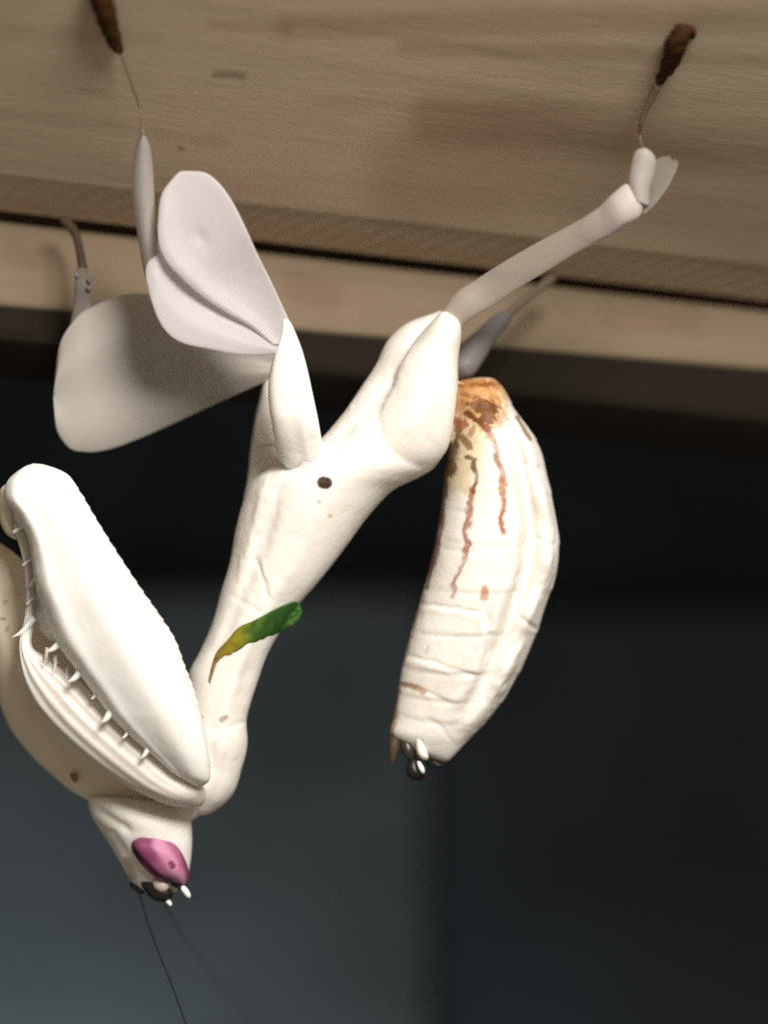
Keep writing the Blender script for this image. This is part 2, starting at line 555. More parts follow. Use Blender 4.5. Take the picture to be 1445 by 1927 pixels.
# far mid coxa in the shade on the left
tb.loft([
    (500, 712, 530, 716, .46, .12, .12),
    (483, 775, 570, 785, .46, .20, .2),
    (472, 845, 590, 850, .42, .24, .25),
    (466, 900, 590, 905, .32, .26, .25),
    (456, 950, 560, 960, .1, .3, .25),
    (446, 1000, 540, 1010, .05, .2, .2)], n=70, m_=36, ends=(.06, .1))
tb.loft([(514, 815, 602, 806, -.24, .14, .2), (520, 848, 608, 838, -.26, .20, .2), (534, 882, 622, 870, -.18, .22, .2), (560, 914, 640, 902, -.06, .22, .2)], n=30, m_=30, ends=(.15, .1))
# neck and head capsule
tb.loft([
    (300, 1470, 420, 1480, .1, .2, .2),
    (290, 1510, 400, 1515, .08, .2, .2),
    (275, 1545, 355, 1550, .05, .2, .2)], n=24, m_=24, ends=(.1, .1))
tb.loft([
    (165, 1492, 350, 1514, .12, .30, .3),
    (170, 1528, 359, 1542, .08, .34, .34),
    (188, 1560, 362, 1574, .06, .33, .33),
    (210, 1594, 361, 1604, .04, .28, .3),
    (228, 1625, 357, 1634, .03, .22, .26),
    (246, 1655, 350, 1660, .02, .16, .2),
    (272, 1684, 336, 1682, .02, .1, .12)], n=70, m_=44, ends=(.05, .08))

# abdomen with overlapping segments and a lateral fold
RINGS = [.075, .17, .30, .425, .545, .655, .755, .83, .89]
RW = [.5, .25, .22, .25, .3, .5, .6, .45, .3]
def abd_shape(t, u, q):
    d = 0
    tt = t + .018 * (u * u - .3)
    for r, k in zip(RINGS, RW):
        x = tt - r
        k *= 1 if u < .3 else max(.25, 1 - (u - .3) * 2)
        if -.09 < x < .02:
            if x < 0: d += -.028 * k * math.exp(x / .03) * (1 if q > 0 else -1) * abs(q) ** .5
        if abs(x) < .02: d += .026 * k * math.exp(-(x / .006) ** 2) * (1 if q > 0 else -1) * abs(q) ** .5
    if q > 0:
        fl = .30 + .16 * math.sin(t * math.pi) - .15 * t
        d += .125 * math.exp(-((u - fl - .16) / .11) ** 2) * math.sin(min(1, t * 1.15) * math.pi) ** .6
        d -= .075 * math.exp(-((u - fl - .46) / .13) ** 2) * math.sin(min(1, t * 1.1) * math.pi) ** .6 * (1 + .5 * math.sin(t * 44))
        d -= .03 * math.exp(-((u - fl + .10) / .10) ** 2) * math.sin(min(1, t * 1.2) * math.pi)
    return d
def abd_warp(t, u, q):
    w = 0
    for r in RINGS:
        x = t - r
        if -.09 < x < 0: w += 2.2 * math.exp(x / .025)
    return (w * u * (1 if u > 0 else .35), 0)
tb.loft([
    (856, 716, 925, 707, .20, .16, .2),
    (858, 732, 946, 730, .20, .26, .26),
    (856, 765, 964, 765, .20, .34, .32),
    (850, 805, 993, 805, .20, .40, .36),
    (842, 850, 1016, 845, .18, .43, .38),
    (836, 900, 1030, 902, .16, .45, .40),
    (830, 955, 1043, 962, .14, .46, .42),
    (820, 1015, 1051, 1022, .12, .46, .42),
    (805, 1080, 1046, 1080, .12, .45, .42),
    (788, 1140, 1026, 1140, .12, .42, .40),
    (768, 1210, 1004, 1204, .12, .38, .37),
    (755, 1265, 975, 1268, .12, .34, .33),
    (748, 1310, 943, 1322, .12, .29, .28),
    (741, 1350, 903, 1370, .12, .24, .23),
    (736, 1384, 870, 1405, .12, .19, .19),
    (756, 1402, 848, 1428, .12, .12, .13),
    (780, 1418, 836, 1436, .12, .05, .06)], n=360, m_=110, shape=abd_shape, warp=abd_warp, ends=(.012, .0))
# waist hidden behind the hind coxa
tb.loft([(700, 700, 860, 740, .2, .2, .2), (780, 690, 880, 730, .22, .25, .25), (850, 715, 920, 735, .22, .2, .2)], n=24, m_=24)

tmp = tb.build('body_source', M_body)
rm = tmp.modifiers.new('r', 'REMESH'); rm.mode = 'VOXEL'; rm.voxel_size = .0115
sm = tmp.modifiers.new('s', 'SMOOTH'); sm.factor = .5; sm.iterations = 6
bpy.context.view_layer.update()
me = bpy.data.meshes.new_from_object(tmp.evaluated_get(bpy.context.evaluated_depsgraph_get()))
bpy.data.objects.remove(tmp)
me.name = 'body'
sculpt(me, [
    ([(505, 885), (490, 960), (470, 1040), (452, 1110), (436, 1165)], 10, .030),
    ([(530, 900), (512, 970), (496, 1040)], 9, -.016),
    ([(480, 1045), (496, 1092), (507, 1136)], 4, -.022), ([(489, 1043), (506, 1090), (517, 1130)], 5, .014),
    ([(436, 1118), (468, 1140), (496, 1156)], 5, -.014), ([(560, 1000), (545, 1060), (520, 1110)], 14, -.014),
    ([(522, 868), (545, 886), (580, 884)], 5, -.024),
    ([(745, 700), (718, 745), (672, 792), (625, 838)], 9, -.040), ([(700, 720), (655, 775)], 9, .02),
    ([(712, 706), (752, 716)], 3, -.016), ([(772, 640), (748, 715), (720, 770)], 9, .02),
    ([(800, 720), (770, 790), (700, 860)], 16, .018), ([(835, 760), (800, 840)], 12, -.012),
    ([(466, 1356), (430, 1370), (392, 1374)], 4, -.020), ([(470, 1250), (455, 1320)], 10, -.014),
    ([(440, 1400), (425, 1470), (400, 1520)], 10, .014), ([(395, 1395), (405, 1460)], 9, -.018),
    ([(175, 1518), (215, 1545), (250, 1566)], 8, -.03), ([(200, 1510), (260, 1545), (330, 1560)], 14, .03), ([(205, 1560), (240, 1612)], 8, -.02),
    ([(822, 1030), (860, 1036), (905, 1044)], 4, -.010), ([(836, 960), (880, 964), (930, 970)], 4, -.008),
    ([(788, 1136), (850, 1143), (908, 1154)], 3.5, -.022), ([(785, 1146), (850, 1153), (905, 1165)], 5, .012),
    ([(757, 1230), (800, 1240), (860, 1262), (905, 1272)], 3.5, -.020), ([(752, 1242), (800, 1251), (860, 1273)], 5, .012),
    ([(748, 1288), (795, 1298), (850, 1326)], 4, -.018),
    ([(905, 1152), (908, 1200), (902, 1246)], 5, .022), ([(918, 1150), (922, 1200), (914, 1250)], 8, -.030),
    ([(902, 1250), (880, 1290), (850, 1330)], 8, .018), ([(930, 1262), (905, 1310), (870, 1360)], 9, -.026),
    ([(800, 1352), (826, 1364), (852, 1398)], 4, -.016), ([(955, 1270), (915, 1330), (870, 1390)], 8, .02),
    ([(930, 780), (960, 850), (985, 940)], 12, -.022), ([(962, 800), (1000, 880), (1012, 960)], 8, .022),
    ([(985, 872), (1026, 884)], 4, -.022), ([(1000, 1010), (1050, 1024)], 4, -.026), ([(975, 1160), (1014, 1188)], 4, -.028),
    ([(1012, 900), (1030, 960), (1038, 1015)], 6, .020), ([(1035, 1040), (1025, 1090), (1000, 1150)], 7, .026),
    ([(985, 1000), (990, 1060), (965, 1140)], 9, -.026), ([(990, 1195), (960, 1255), (925, 1310)], 7, .02),
    ([(860, 744), (905, 748), (945, 752)], 4, -.026), ([(862, 738), (905, 740), (945, 744)], 4, .016),
])
RUST, BRN, ORG, YEL = (.27, .075, .016), (.10, .04, .012), (.50, .22, .06), (.66, .52, .28)
PINK = (.46, .19, .09)
paint(me, BASE, [
    ([(880, 795), (868, 850), (862, 890)], 18, 45, (.60, .44, .19), .62, .9),
    ([(868, 735), (900, 735), (930, 740)], 22, 14, (.56, .30, .11), .85, .5),
    ([(870, 720), (905, 722), (932, 726)], 5, 7, (.36, .14, .03), .8, .9),
    ([(872, 726), (925, 724)], 3, 4, (.20, .065, .012), .9, 1.0),
    ([(875, 755), (905, 760), (925, 780)], 22, 18, (.52, .27, .10), .8, .6),
    ([(895, 762), (925, 768), (918, 788)], 11, 6, (.15, .055, .010), .97, 1.0),
    ([(878, 776), (900, 793), (918, 806)], 3.5, 4, (.16, .055, .010), .97, .8),
    ([(916, 804), (930, 840), (938, 870), (946, 905)], 2.6, 6, RUST, .85, 1.2),
    ([(946, 905), (944, 950), (946, 1002)], 4.5, 5, PINK, .85, 1.1),
    ([(944, 940), (946, 1000)], 1.5, 4, RUST, .8, 1.2),
    ([(858, 792), (864, 800), (872, 797)], 5, 6, (.34, .085, .02), .9, 1.0),
    ([(878, 858), (892, 866), (893, 890), (893, 925)], 2.5, 4, (.15, .08, .02), .92, 1.0),
    ([(893, 920), (886, 955), (878, 1003), (884, 1022), (872, 1050), (858, 1085), (847, 1122)], 1.8, 6, (.33, .115, .045), .82, 1.3),
    ([(868, 822), (878, 830), (884, 842)], 4, 6, (.20, .13, .035), .85, 1.2),
    ([(862, 812), (856, 836)], 3, 6, (.17, .08, .02), .85, 1.2), ([(892, 800), (884, 818)], 3, 5, (.34, .17, .05), .7, 1.2),
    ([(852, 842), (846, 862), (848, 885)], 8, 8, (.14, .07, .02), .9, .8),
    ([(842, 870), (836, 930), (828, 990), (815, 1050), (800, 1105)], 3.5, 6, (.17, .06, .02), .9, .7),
    ([(796, 1120), (775, 1190), (760, 1250)], 1.5, 5, (.40, .20, .09), .5, .8),
    ([(912, 1108), (910, 1124)], 4, 6, (.50, .24, .10), .8, .5),
    ([(972, 785), (984, 805), (996, 826)], 2.5, 4, (.26, .16, .06), .9, .4),
    ([(748, 1288), (772, 1289), (795, 1302)], 2.5, 6, (.36, .19, .07), .8, .6),
    ([(748, 1300), (741, 1350), (736, 1385)], 3, 6, (.36, .19, .07), .75, .6),
    ([(735, 1388), (770, 1402)], 2, 5, (.25, .13, .04), .8, .5),
    ([(788, 1428), (840, 1437)], 3, 7, (.50, .27, .08), .85, .4),
    ([(805, 1218), (800, 1228)], 1, 4, (.5, .45, .4), .6, .3),
    ([(608, 908), (614, 909)], 9.5, 4, (.04, .012, .007), 1.0, .1),
    ([(600, 944)], 2, 4, (.45, .40, .36), .7, 0),
    ([(621, 971)], 2, 4, (.45, .40, .36), .7, 0),
    ([(417, 1355), (424, 1350)], 3, 5, (.38, .28, .23), .85, .2),
    ([(378, 1350)], 3, 4, (.5, .4, .33), .7, 0),
    ([(238, 1618), (252, 1650)], 3, 8, (.45, .36, .24), .7, .4),
], mask=lambda pp: np.where((pp[:, 1] < 884) & (pp[:, 1] > 640) & (pp[:, 0] > 690) & (pp[:, 0] < np.interp(pp[:, 1], [625, 690, 740, 795, 845, 884], [870, 865, 860, 853, 842, 815])), 0.0, 1.0))
body = part(link('body', me, M_body, mantis))
bvh = BVHTree.FromPolygons([v.co.copy() for v in me.vertices], [tuple(p.vertices) for p in me.polygons])
def skin_z(px, py, default=0.0):
    o = OFF.copy(); d = (P(px, py, 0) - o).normalized()
    h = bvh.ray_cast(o, d)
    return unproject(h[0])[2] if h[0] else default

# --- the green crescent on the pronotum: lies on the skin, a little proud
top = [(392, 1281), (398, 1256), (408, 1227), (427, 1206), (450, 1180), (477, 1168), (514, 1148), (540, 1136), (558, 1132), (566, 1140)]
low = [(395, 1289), (402, 1266), (409, 1246), (423, 1235), (444, 1226), (467, 1213), (500, 1201), (536, 1186), (560, 1170), (569, 1152)]
a = spline([(*p, *q, 0.0) for p, q in zip(top, low)], 70)[:, :4]
vs, fs, tc = [], [], []
K = 15
for side in (0, 1):
    for i in range(70):
        for j in range(K):
            w = j / (K - 1)
            w *= 1 + (.12 * noise.noise(Vector((i * .16, 1, 3))) + .06 * noise.noise(Vector((i * .5, 7, 3)))) * (1 if 8 < i < 62 else 0)
            x = a[i][0] * (1-w) + a[i][2] * w; y = a[i][1] * (1-w) + a[i][3] * w
            # past the outline the blade keeps the depth of the last skin under it
            xx, yy, z = x, y, None
            for _ in range(30):
                z = skin_z(xx, yy, None)
                if z is not None and z < .25: break
                z = None
                xx -= 1.6; yy += -.3
            if z is None: z = .0
            hgt = (.010 * math.sin(math.pi * min(1, max(0, w))) ** .5 + .010) * min(1, i / 10 + .25)
            vs.append(P(x, y, z - (hgt if side == 0 else -.03))); tc.append(i / 69)
for side in (0, 1):
    for i in range(69):
        for j in range(K - 1):
            q = side * 70 * K + i * K + j
            fs.append((q, q+1, q+K+1, q+K) if side == 0 else (q+K, q+K+1, q+1, q))
n0 = 70 * K
for i in range(69):
    fs.append((i*K, (i+1)*K, n0+(i+1)*K, n0+i*K)); fs.append((i*K+K-1, n0+i*K+K-1, n0+(i+1)*K+K-1, (i+1)*K+K-1))
for j in range(K-1):
    fs.append((j, n0+j, n0+j+1, j+1)); fs.append((69*K+j, 69*K+j+1, n0+69*K+j+1, n0+69*K+j))
me = bpy.data.meshes.new('green_crescent'); me.from_pydata([tuple(v) for v in vs], [], fs)
sm_ = bmesh.new(); sm_.from_mesh(me)
for _ in range(1): bmesh.ops.smooth_vert(sm_, verts=sm_.verts, factor=.5, use_axis_x=True, use_axis_y=True, use_axis_z=True)
bmesh.ops.recalc_face_normals(sm_, faces=sm_.faces); sm_.to_mesh(me); sm_.free()
stops = [(0, (.30, .22, .12)), (.18, (.20, .13, .03)), (.36, (.22, .17, .012)), (.50, (.20, .19, .010)), (.60, (.055, .115, .012)), (.8, (.030, .095, .014)), (1, (.038, .12, .018))]
cc = []
for k_, v in enumerate(me.vertices):
    t = tc[k_] + .06 * noise.noise(v.co * 14)
    t = min(max(t, 0), 1)
    for (t0, c0), (t1, c1) in zip(stops, stops[1:]):
        if t <= t1 + 1e-6:
            f = (t - t0) / (t1 - t0); break
    s_ = 1 + .35 * noise.noise(v.co * 18 + Vector((3, 1, 7)))
    cc += [(c0[q]*(1-f) + c1[q]*f) * s_ for q in range(3)] + [1]
me.color_attributes.new('pigment', 'FLOAT_COLOR', 'POINT').data.foreach_set('color', cc)
M_green = cuticle('green_blade', (.1, .2, .03), rough=.6, sss=.1, pig=True, amt=.2, bs_=.3)
part(tag(link('green_crescent', me, M_green, mantis), label='green and olive crescent across the pronotum'))

# --- eye
mt, nt, bs, out = mat('pink_eye')
at = N(nt, 'ShaderNodeAttribute', attribute_name='pigment')
nt.links.new(at.outputs['Color'], bs.inputs['Base Color'])
bs.inputs['Roughness'].default_value = .55
bs.inputs['Specular IOR Level'].default_value = .18
bs.inputs['Subsurface Weight'].default_value = .15
bs.inputs['Subsurface Scale'].default_value = .02
M_eye = mt
eb = MB().loft([
    (243, 1583, 248, 1597, -.16, .06, .1),
    (262, 1575, 252, 1606, -.19, .13, .1),
    (285, 1575, 264, 1624, -.20, .14, .1),
    (308, 1579, 281, 1642, -.19, .15, .1),
    (331, 1590, 301, 1656, -.17, .15, .1),
    (347, 1614, 322, 1661, -.12, .17, .1),
    (356, 1642, 340, 1667, -.08, .12, .1),
    (356, 1662, 350, 1670, -.06, .06, .05)], n=70, m_=48, ends=(.06, .1))
eye = eb.build('eye', M_eye, mantis)
paint(eye.data, (.36, .115, .215), [
    ([(246, 1586), (262, 1600), (275, 1600)], 14, 30, (.20, .042, .11), .9, .5),
    ([(300, 1588), (312, 1606), (330, 1640), (342, 1660)], 5, 14, (.60, .27, .41), .85, .5),
    ([(248, 1596), (270, 1620), (300, 1648), (325, 1662), (350, 1670)], 1, 6, (.06, .012, .035), .95, .3),
    ([(345, 1605), (356, 1640), (354, 1665)], 2, 7, (.20, .03, .10), .9, .3),
    ([(322, 1625), (325, 1629)], 4, 4, (.16, .022, .07), .95, .3),
])
part(eye)
far_eye = MB().loft([
    (218, 1596, 232, 1600, .06, .05, .1), (222, 1615, 245, 1622, .08, .08, .12),
    (232, 1635, 258, 1640, .1, .08, .12), (246, 1655, 268, 1656, .12, .05, .08)], n=24, m_=20, ends=(.1, .1))
part(tag(far_eye.build('eye', plain('dark_eye', (.035, .014, .010), .3), mantis), label='dark far eye seen edge on'))
# mouth parts and face horns
part(MB().loft([(262, 1655, 280, 1650, -.06, .04, .05), (270, 1672, 306, 1664, -.08, .06, .05), (290, 1694, 326, 1684, -.08, .06, .05), (305, 1699, 320, 1697, -.07, .03, .03)], n=30, m_=20, ends=(.15, .15)).build('mouthpart', M_black, mantis))
part(MB().loft([(285, 1656, 300, 1650, -.14, .03, .03), (293, 1674, 318, 1664, -.15, .04, .03), (305, 1682, 318, 1675, -.14, .03, .03)], n=24, m_=16, ends=(.2, .2)).build('palp', plain('grey_palp', (.50, .42, .36), .3), mantis))
for st in ([(342, 1667, -.13, 5), (350, 1678, -.13, 6), (358, 1690, -.12, 4)], [(312, 1693, -.08, 3), (318, 1698, -.08, 4.5), (323, 1705, -.08, 3)]):
    part(MB().tube(st, n=16, ends=(.2, .3)).build('palp', M_tip, mantis))
part(MB().tube([(322, 1660, -.12, 5), (336, 1668, -.12, 5), (344, 1676, -.12, 3)], n=12, ends=(.2, .3)).build('mouthpart', M_black, mantis))
part(MB().tube([(244, 1662, .02, 5), (258, 1672, .0, 6), (272, 1682, -.02, 5)], n=12, ends=(.3, .3)).build('mouthpart', M_black, mantis))
# antennae
part(MB().tube([(258, 1664, -.02, 2.2), (266, 1692, -.05, 2.0), (276, 1728, -.1, 1.9), (296, 1785, -.2, 1.8), (322, 1850, -.3, 1.7), (352, 1932, -.45, 1.6), (372, 1985, -.5, 1.6)], n=60, m_=8).build('antenna', M_ant, mantis))
part(MB().tube([(300, 1682, .1, 1.6), (318, 1716, .5, 1.3), (345, 1760, 1.0, 1.1), (385, 1815, 1.7, 1.0), (450, 1890, 2.4, 1.4), (500, 1950, 3.0, 1.2)], n=60, m_=8).build('antenna', M_ant, mantis))

# --- abdomen tip
part(MB().loft([(770, 1342, 794, 1342, -.03, .05, .05), (772, 1370, 796, 1372, -.02, .06, .05), (780, 1400, 800, 1400, -.01, .06, .05), (790, 1425, 806, 1424, -.03, .05, .05), (800, 1432, 806, 1430, -.02, .02, .02)], n=30, m_=20, ends=(.1, .1)).build('ovipositor', M_spine, mantis))
part(tag(MB().loft([(732, 1384, 756, 1388, .08, .05, .06), (731, 1404, 752, 1408, .06, .05, .05), (733, 1425, 745, 1428, .05, .03, .03), (736, 1440, 741, 1440, .05, .01, .01)], n=24, m_=18, ends=(.1, .2)).build('cercus', M_dark, mantis), label='smoky brown left cercus'))
part(MB().loft([(752, 1392, 778, 1396, .06, .05, .06), (755, 1412, 782, 1416, .05, .06, .05), (764, 1430, 778, 1434, .05, .04, .04)], n=24, m_=18, ends=(.1, .2)).build('cercus', plain('dark_cercus', (.035, .030, .024), .3), mantis))
part(MB().loft([(768, 1428, 782, 1420, .03, .04, .05), (764, 1447, 790, 1440, .02, .07, .06), (768, 1463, 798, 1458, .02, .07, .06), (780, 1470, 797, 1468, .02, .03, .03)], n=28, m_=24, ends=(.2, .2)).build('ovipositor_tip', M_black, mantis))
part(MB().tube([(786, 1432, -.06, 3), (793, 1446, -.07, 5), (797, 1456, -.06, 4)], n=14, ends=(.2, .3)).build('tip_highlight', M_tip, mantis))  # white bead modelled as the highlight on the black tip
part(MB().loft([(790, 1424, 806, 1432, .05, .03, .05), (798, 1430, 832, 1438, .06, .03, .05), (808, 1448, 836, 1442, .06, .03, .05)], n=20, m_=16, ends=(.15, .15)).build('cercus', M_black, mantis))

# --- near raptorial leg: broad white femur, striated lower segment, slim tibia, spines
def femur_shape(t, u, q):
    if q < 0: return 0
    return -.05 * math.exp(-((u - .15) / .3) ** 2) * math.sin(math.pi * t) + +.004 * math.sin(u * 9) * math.sin(math.pi * t) - .02 * math.exp(-((u + .75) / .12) ** 2)
def serr(t, u, q):
    w = max(0, (abs(u) - .8) / .2)
    ph = t * 34 if u > 0 else t * 20
    tooth = (ph - math.floor(ph)) ** 1.5 - .4
    k = (1.9 + 1.2 * noise.noise(Vector((t * 22, 3, 1))) if u > 0 else .8) * w * (1 if .08 < t < .74 else 0)
    return (k * tooth * u, -k * tooth * u * .6)
fem = MB().loft([
    (30, 876, 96, 868, -.50, .10, .10),
    (14, 905, 128, 892, -.52, .17, .15),
    (10, 935, 152, 925, -.54, .21, .18),
    (34, 972, 176, 966, -.57, .25, .2),
    (52, 1010, 204, 1012, -.60, .28, .2),
    (60, 1050, 236, 1062, -.62, .30, .2),
    (67, 1100, 270, 1113, -.64, .32, .2),
    (84, 1150, 303, 1160, -.65, .33, .2),
    (104, 1203, 330, 1203, -.65, .33, .2),
    (136, 1250, 348, 1252, -.64, .33, .2),
    (174, 1302, 366, 1298, -.62, .32, .2),
    (210, 1350, 380, 1350, -.60, .29, .2),
    (250, 1390, 390, 1398, -.57, .25, .18),
    (290, 1425, 396, 1440, -.53, .21, .15),
    (328, 1457, 394, 1470, -.50, .15, .12),
    (358, 1478, 384, 1486, -.48, .08, .08)], n=170, m_=64, shape=femur_shape, warp=serr, ends=(.05, .04), flat=.66)
foreleg = part(fem.build('raptorial_leg', M_arm, mantis))
foreleg['label'] = 'broad bright white near foreleg'
def coxa_shape(t, u, q):
    if q < 0: return 0
    return (-.013 * math.cos((u + .15) * 17) * math.sin(math.pi * min(1, t * 1.05)) ** .7) + .03 * u
MB().loft([
    (22, 985, 40, 975, -.42, .06, .06),
    (36, 1025, 62, 1020, -.43, .08, .06),
    (46, 1070, 68, 1066, -.44, .08, .06),
    (50, 1120, 68, 1118, -.44, .08, .06),
    (46, 1165, 66, 1168, -.43, .09, .07),
    (36, 1215, 64, 1220, -.46, .11, .1),
    (40, 1262, 104, 1240, -.47, .15, .14),
    (60, 1315, 165, 1272, -.48, .18, .16),
    (95, 1362, 222, 1325, -.47, .20, .18),
    (140, 1405, 272, 1372, -.45, .21, .2),
    (195, 1450, 318, 1415, -.42, .22, .2),
    (255, 1488, 350, 1455, -.38, .22, .2),
    (315, 1514, 385, 1480, -.33, .2, .18),
    (362, 1526, 398, 1505, -.28, .12, .12)], n=150, m_=56, shape=coxa_shape, ends=(.03, .05)).build('foreleg_coxa', cuticle('foreleg_coxa_cuticle', (.76, .715, .66), rough=.5, amt=.3), foreleg)
MB().loft([
    (14, 940, 70, 960, -.40, .10, .1),
    (28, 985, 100, 1000, -.40, .10, .1),
    (44, 1030, 110, 1050, -.40, .09, .1),
    (54, 1080, 120, 1105, -.39, .09, .1),
    (58, 1130, 128, 1150, -.38, .08, .1),
    (62, 1170, 140, 1195, -.36, .07, .1),
    (78, 1205, 140, 1220, -.34, .04, .05)], n=60, m_=32, ends=(.1, .15), shape=lambda t, u, q: .012 * math.sin(t * 40 + u * 3) * (q > 0)).build('tibia', M_arm, foreleg)
# knobbly upper tibia on the elbow
MB().loft([
    (0, 915, 26, 905, -.40, .10, .1),
    (-2, 950, 24, 945, -.38, .10, .1),
    (2, 985, 30, 985, -.36, .09, .1),
    (14, 1010, 40, 1020, -.34, .07, .08)], n=40, m_=24, ends=(.12, .12)).build('tibia', M_armfar, foreleg)
def spine(x0, y0, x1, y1, z, r, mt=M_spine, dz=.03):
    x1 += (x0 - x1) * .15; y1 += (y0 - y1) * .15
    mxx, myy = (x0+x1)/2 + (y1-y0)*.1, (y0+y1)/2 - (x1-x0)*.1
    r *= .95; x0 += (x0 - x1) * .2; y0 += (y0 - y1) * .2
    MB().tube([(x0, y0, z, r), (mxx, myy, z - dz*.5, r*.7), (x1, y1, z - dz, .7)], n=14, m_=10, ends=(0, .1)).build('spine', mt, foreleg)
for x0, y0, x1, y1, r, z in ((116, 1204, 80, 1232, 8, -.74), (152, 1262, 122, 1288, 8, -.76), (208, 1338, 186, 1366, 8, -.76), (278, 1408, 262, 1432, 6, -.70),
                             (240, 1378, 228, 1392, 4, -.72), (180, 1306, 170, 1318, 4, -.74),
                             (58, 1168, 16, 1206, 7, -.52), (88, 1225, 78, 1262, 4, -.62), (104, 1240, 97, 1276, 4, -.62), (126, 1262, 120, 1290, 3, -.62),
                             (60, 1100, 80, 1076, 4, -.55), (30, 1000, 52, 990, 4, -.55), (48, 1062, 70, 1048, 4, -.55), (54, 1135, 72, 1120, 3, -.55)):
    spine(x0, y0, x1, y1, z, r)
# --- far raptorial leg, behind and to the left
far = MB().loft([
    (-30, 1015, 14, 1022, .10, .12, .12),
    (-40, 1080, 70, 1085, .12, .18, .18),
    (-36, 1150, 110, 1150, .15, .22, .2),
    (-22, 1220, 150, 1225, .18, .26, .24),
    (-8, 1290, 190, 1285, .22, .28, .25),
    (14, 1358, 220, 1340, .24, .28, .25),
    (62, 1424, 290, 1400, .26, .26, .24),
    (110, 1468, 330, 1460, .26, .24, .22),
    (148, 1502, 350, 1500, .24, .2, .2),
    (172, 1530, 330, 1530, .2, .1, .1)], n=110, m_=48, shape=lambda t, u, q: -.02 * math.sin(u * 8 + 1) * (q > 0) * math.sin(math.pi * t), ends=(.06, .1))
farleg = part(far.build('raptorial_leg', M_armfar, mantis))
farleg['label'] = 'tan far foreleg in the shade behind the bright one'
MB().loft([(130, 1456, 139, 1453, .01, .02, .05), (135, 1466, 147, 1460, .01, .02, .05), (142, 1474, 148, 1470, .01, .02, .05)], n=14, m_=14, ends=(.2, .2)).build('joint_spot', plain('brown_joint', (.30, .18, .08), .5), farleg)
for x0, y0, x1, y1, r in ((24, 1095, 34, 1120, 5), (2, 1140, 16, 1126, 5), (10, 1065, 22, 1085, 4), (-4, 1165, 14, 1160, 5), (4, 1195, 20, 1172, 4)):
    MB().tube([(x0, y0, .0, r), ((x0+x1)/2+2, (y0+y1)/2, -.04, r*.7), (x1, y1, -.08, .8)], n=12, m_=10).build('spine', M_armfar, farleg)

# --- near middle leg: base segment, cupped petal femur, narrow petal tibia, thin tarsus
leg = part(MB().loft([
    (533, 596, 546, 602, -.62, .025, .03),
    (528, 634, 562, 640, -.58, .07, .06),
    (516, 668, 570, 662, -.55, .12, .12),
    (507, 705, 580, 700, -.52, .16, .14),
    (505, 745, 589, 742, -.50, .18, .16),
    (511, 795, 599, 790, -.46, .19, .18),
    (522, 845, 606, 835, -.33, .19, .2),
    (540, 882, 608, 866, -.22, .17, .2),
    (560, 905, 604, 895, -.10, .1, .1)], n=80, m_=44, ends=(.04, .06),
    flat=.5, shape=lambda t, u, q: (-.012 * math.exp(-((u - .3) / .14) ** 2) + .004 * math.exp(-((u + .1) / .15) ** 2)) * (q > 0)).build('walking_leg', M_leg, mantis))
leg['label'] = 'near middle leg with a large white petal lobe'
def cup(t, u, q):
    s_ = math.sin(math.pi * min(1, t * .9 + .1))
    d = .06 * (u * u - .4) * -1 * s_                     # rims towards the camera, hollow middle
    d -= .05 * math.exp(-((u + .8) / .25) ** 2) * s_
    d += .022 * math.exp(-((u + .05) / .12) ** 2 - ((t - .66) / .05) ** 2)
    return d
f1 = MB()
f1.loft([
    (512, 650, 562, 640, -.56, .05, .05),
    (470, 614, 534, 580, -.605, .035, .04),
    (425, 588, 508, 524, -.655, .028, .03),
    (378, 556, 487, 482, -.715, .028, .03),
    (338, 520, 467, 438, -.79, .028, .028),
    (312, 490, 450, 402, -.83, .028, .028),
    (298, 452, 432, 370, -.86, .028, .028),
    (298, 412, 412, 344, -.88, .028, .028),
    (306, 362, 384, 324, -.89, .028, .028),
    (326, 328, 352, 317, -.90, .02, .02)], n=110, m_=64, shape=cup, ends=(.0, .06), flat=.5)
f1.loft([
    (514, 669, 548, 645, -.54, .05, .05),
    (454, 668, 490, 606, -.60, .045, .04),
    (392, 657, 440, 572, -.645, .04, .04),
    (342, 645, 400, 545, -.685, .035, .035),
    (313, 624, 360, 515, -.72, .03, .03),
    (292, 587, 325, 488, -.755, .03, .03),
    (277, 535, 305, 475, -.775, .03, .03),
    (270, 502, 290, 480, -.78, .02, .02)], n=90, m_=52, flat=.5, ends=(0, .05),
    shape=lambda t, u, q: (.07 * u + .02 * (u * u) - .02 * math.exp(-((u + .2) / .4) ** 2) + .010 * math.exp(-((u - .12) / .1) ** 2)) * math.sin(math.pi * min(1, .15 + t * .85)))
f1.build('femur', M_petal, leg)
MB().loft([
    (292, 590, 330, 600, -.60, .03, .03),
    (274, 525, 318, 540, -.64, .03, .03),
    (261, 455, 296, 455, -.72, .03, .03),
    (251, 385, 292, 390, -.80, .03, .03),
    (249, 325, 289, 325, -.88, .03, .03),
    (255, 278, 283, 276, -.96, .025, .025),
    (263, 248, 275, 246, -1.02, .015, .015)], n=70, m_=36, ends=(.02, .1), flat=.6,
    shape=lambda t, u, q: .05 * u * u).build('tibia', petal('narrow_petal', (.50, .46, .43), .4, .22), leg)
def tarsus(owner, pts, claw, r0, r1):
    MB().tube([(x, y, z, r) for x, y, z, r in pts], n=40, m_=10).build('tarsus', M_tarsus, owner)
    b = MB()
    b.tube(claw, n=50, m_=14, ends=(.06, .1))
    o = b.build('foot', M_foot, owner)
    for v in o.data.vertices:
        v.co += (v.normal * (.016 * noise.noise(v.co * 15) + .012 * noise.noise(v.co * 34)))
    return o
def zc(x, y, gap): return zceil(x, y) - gap
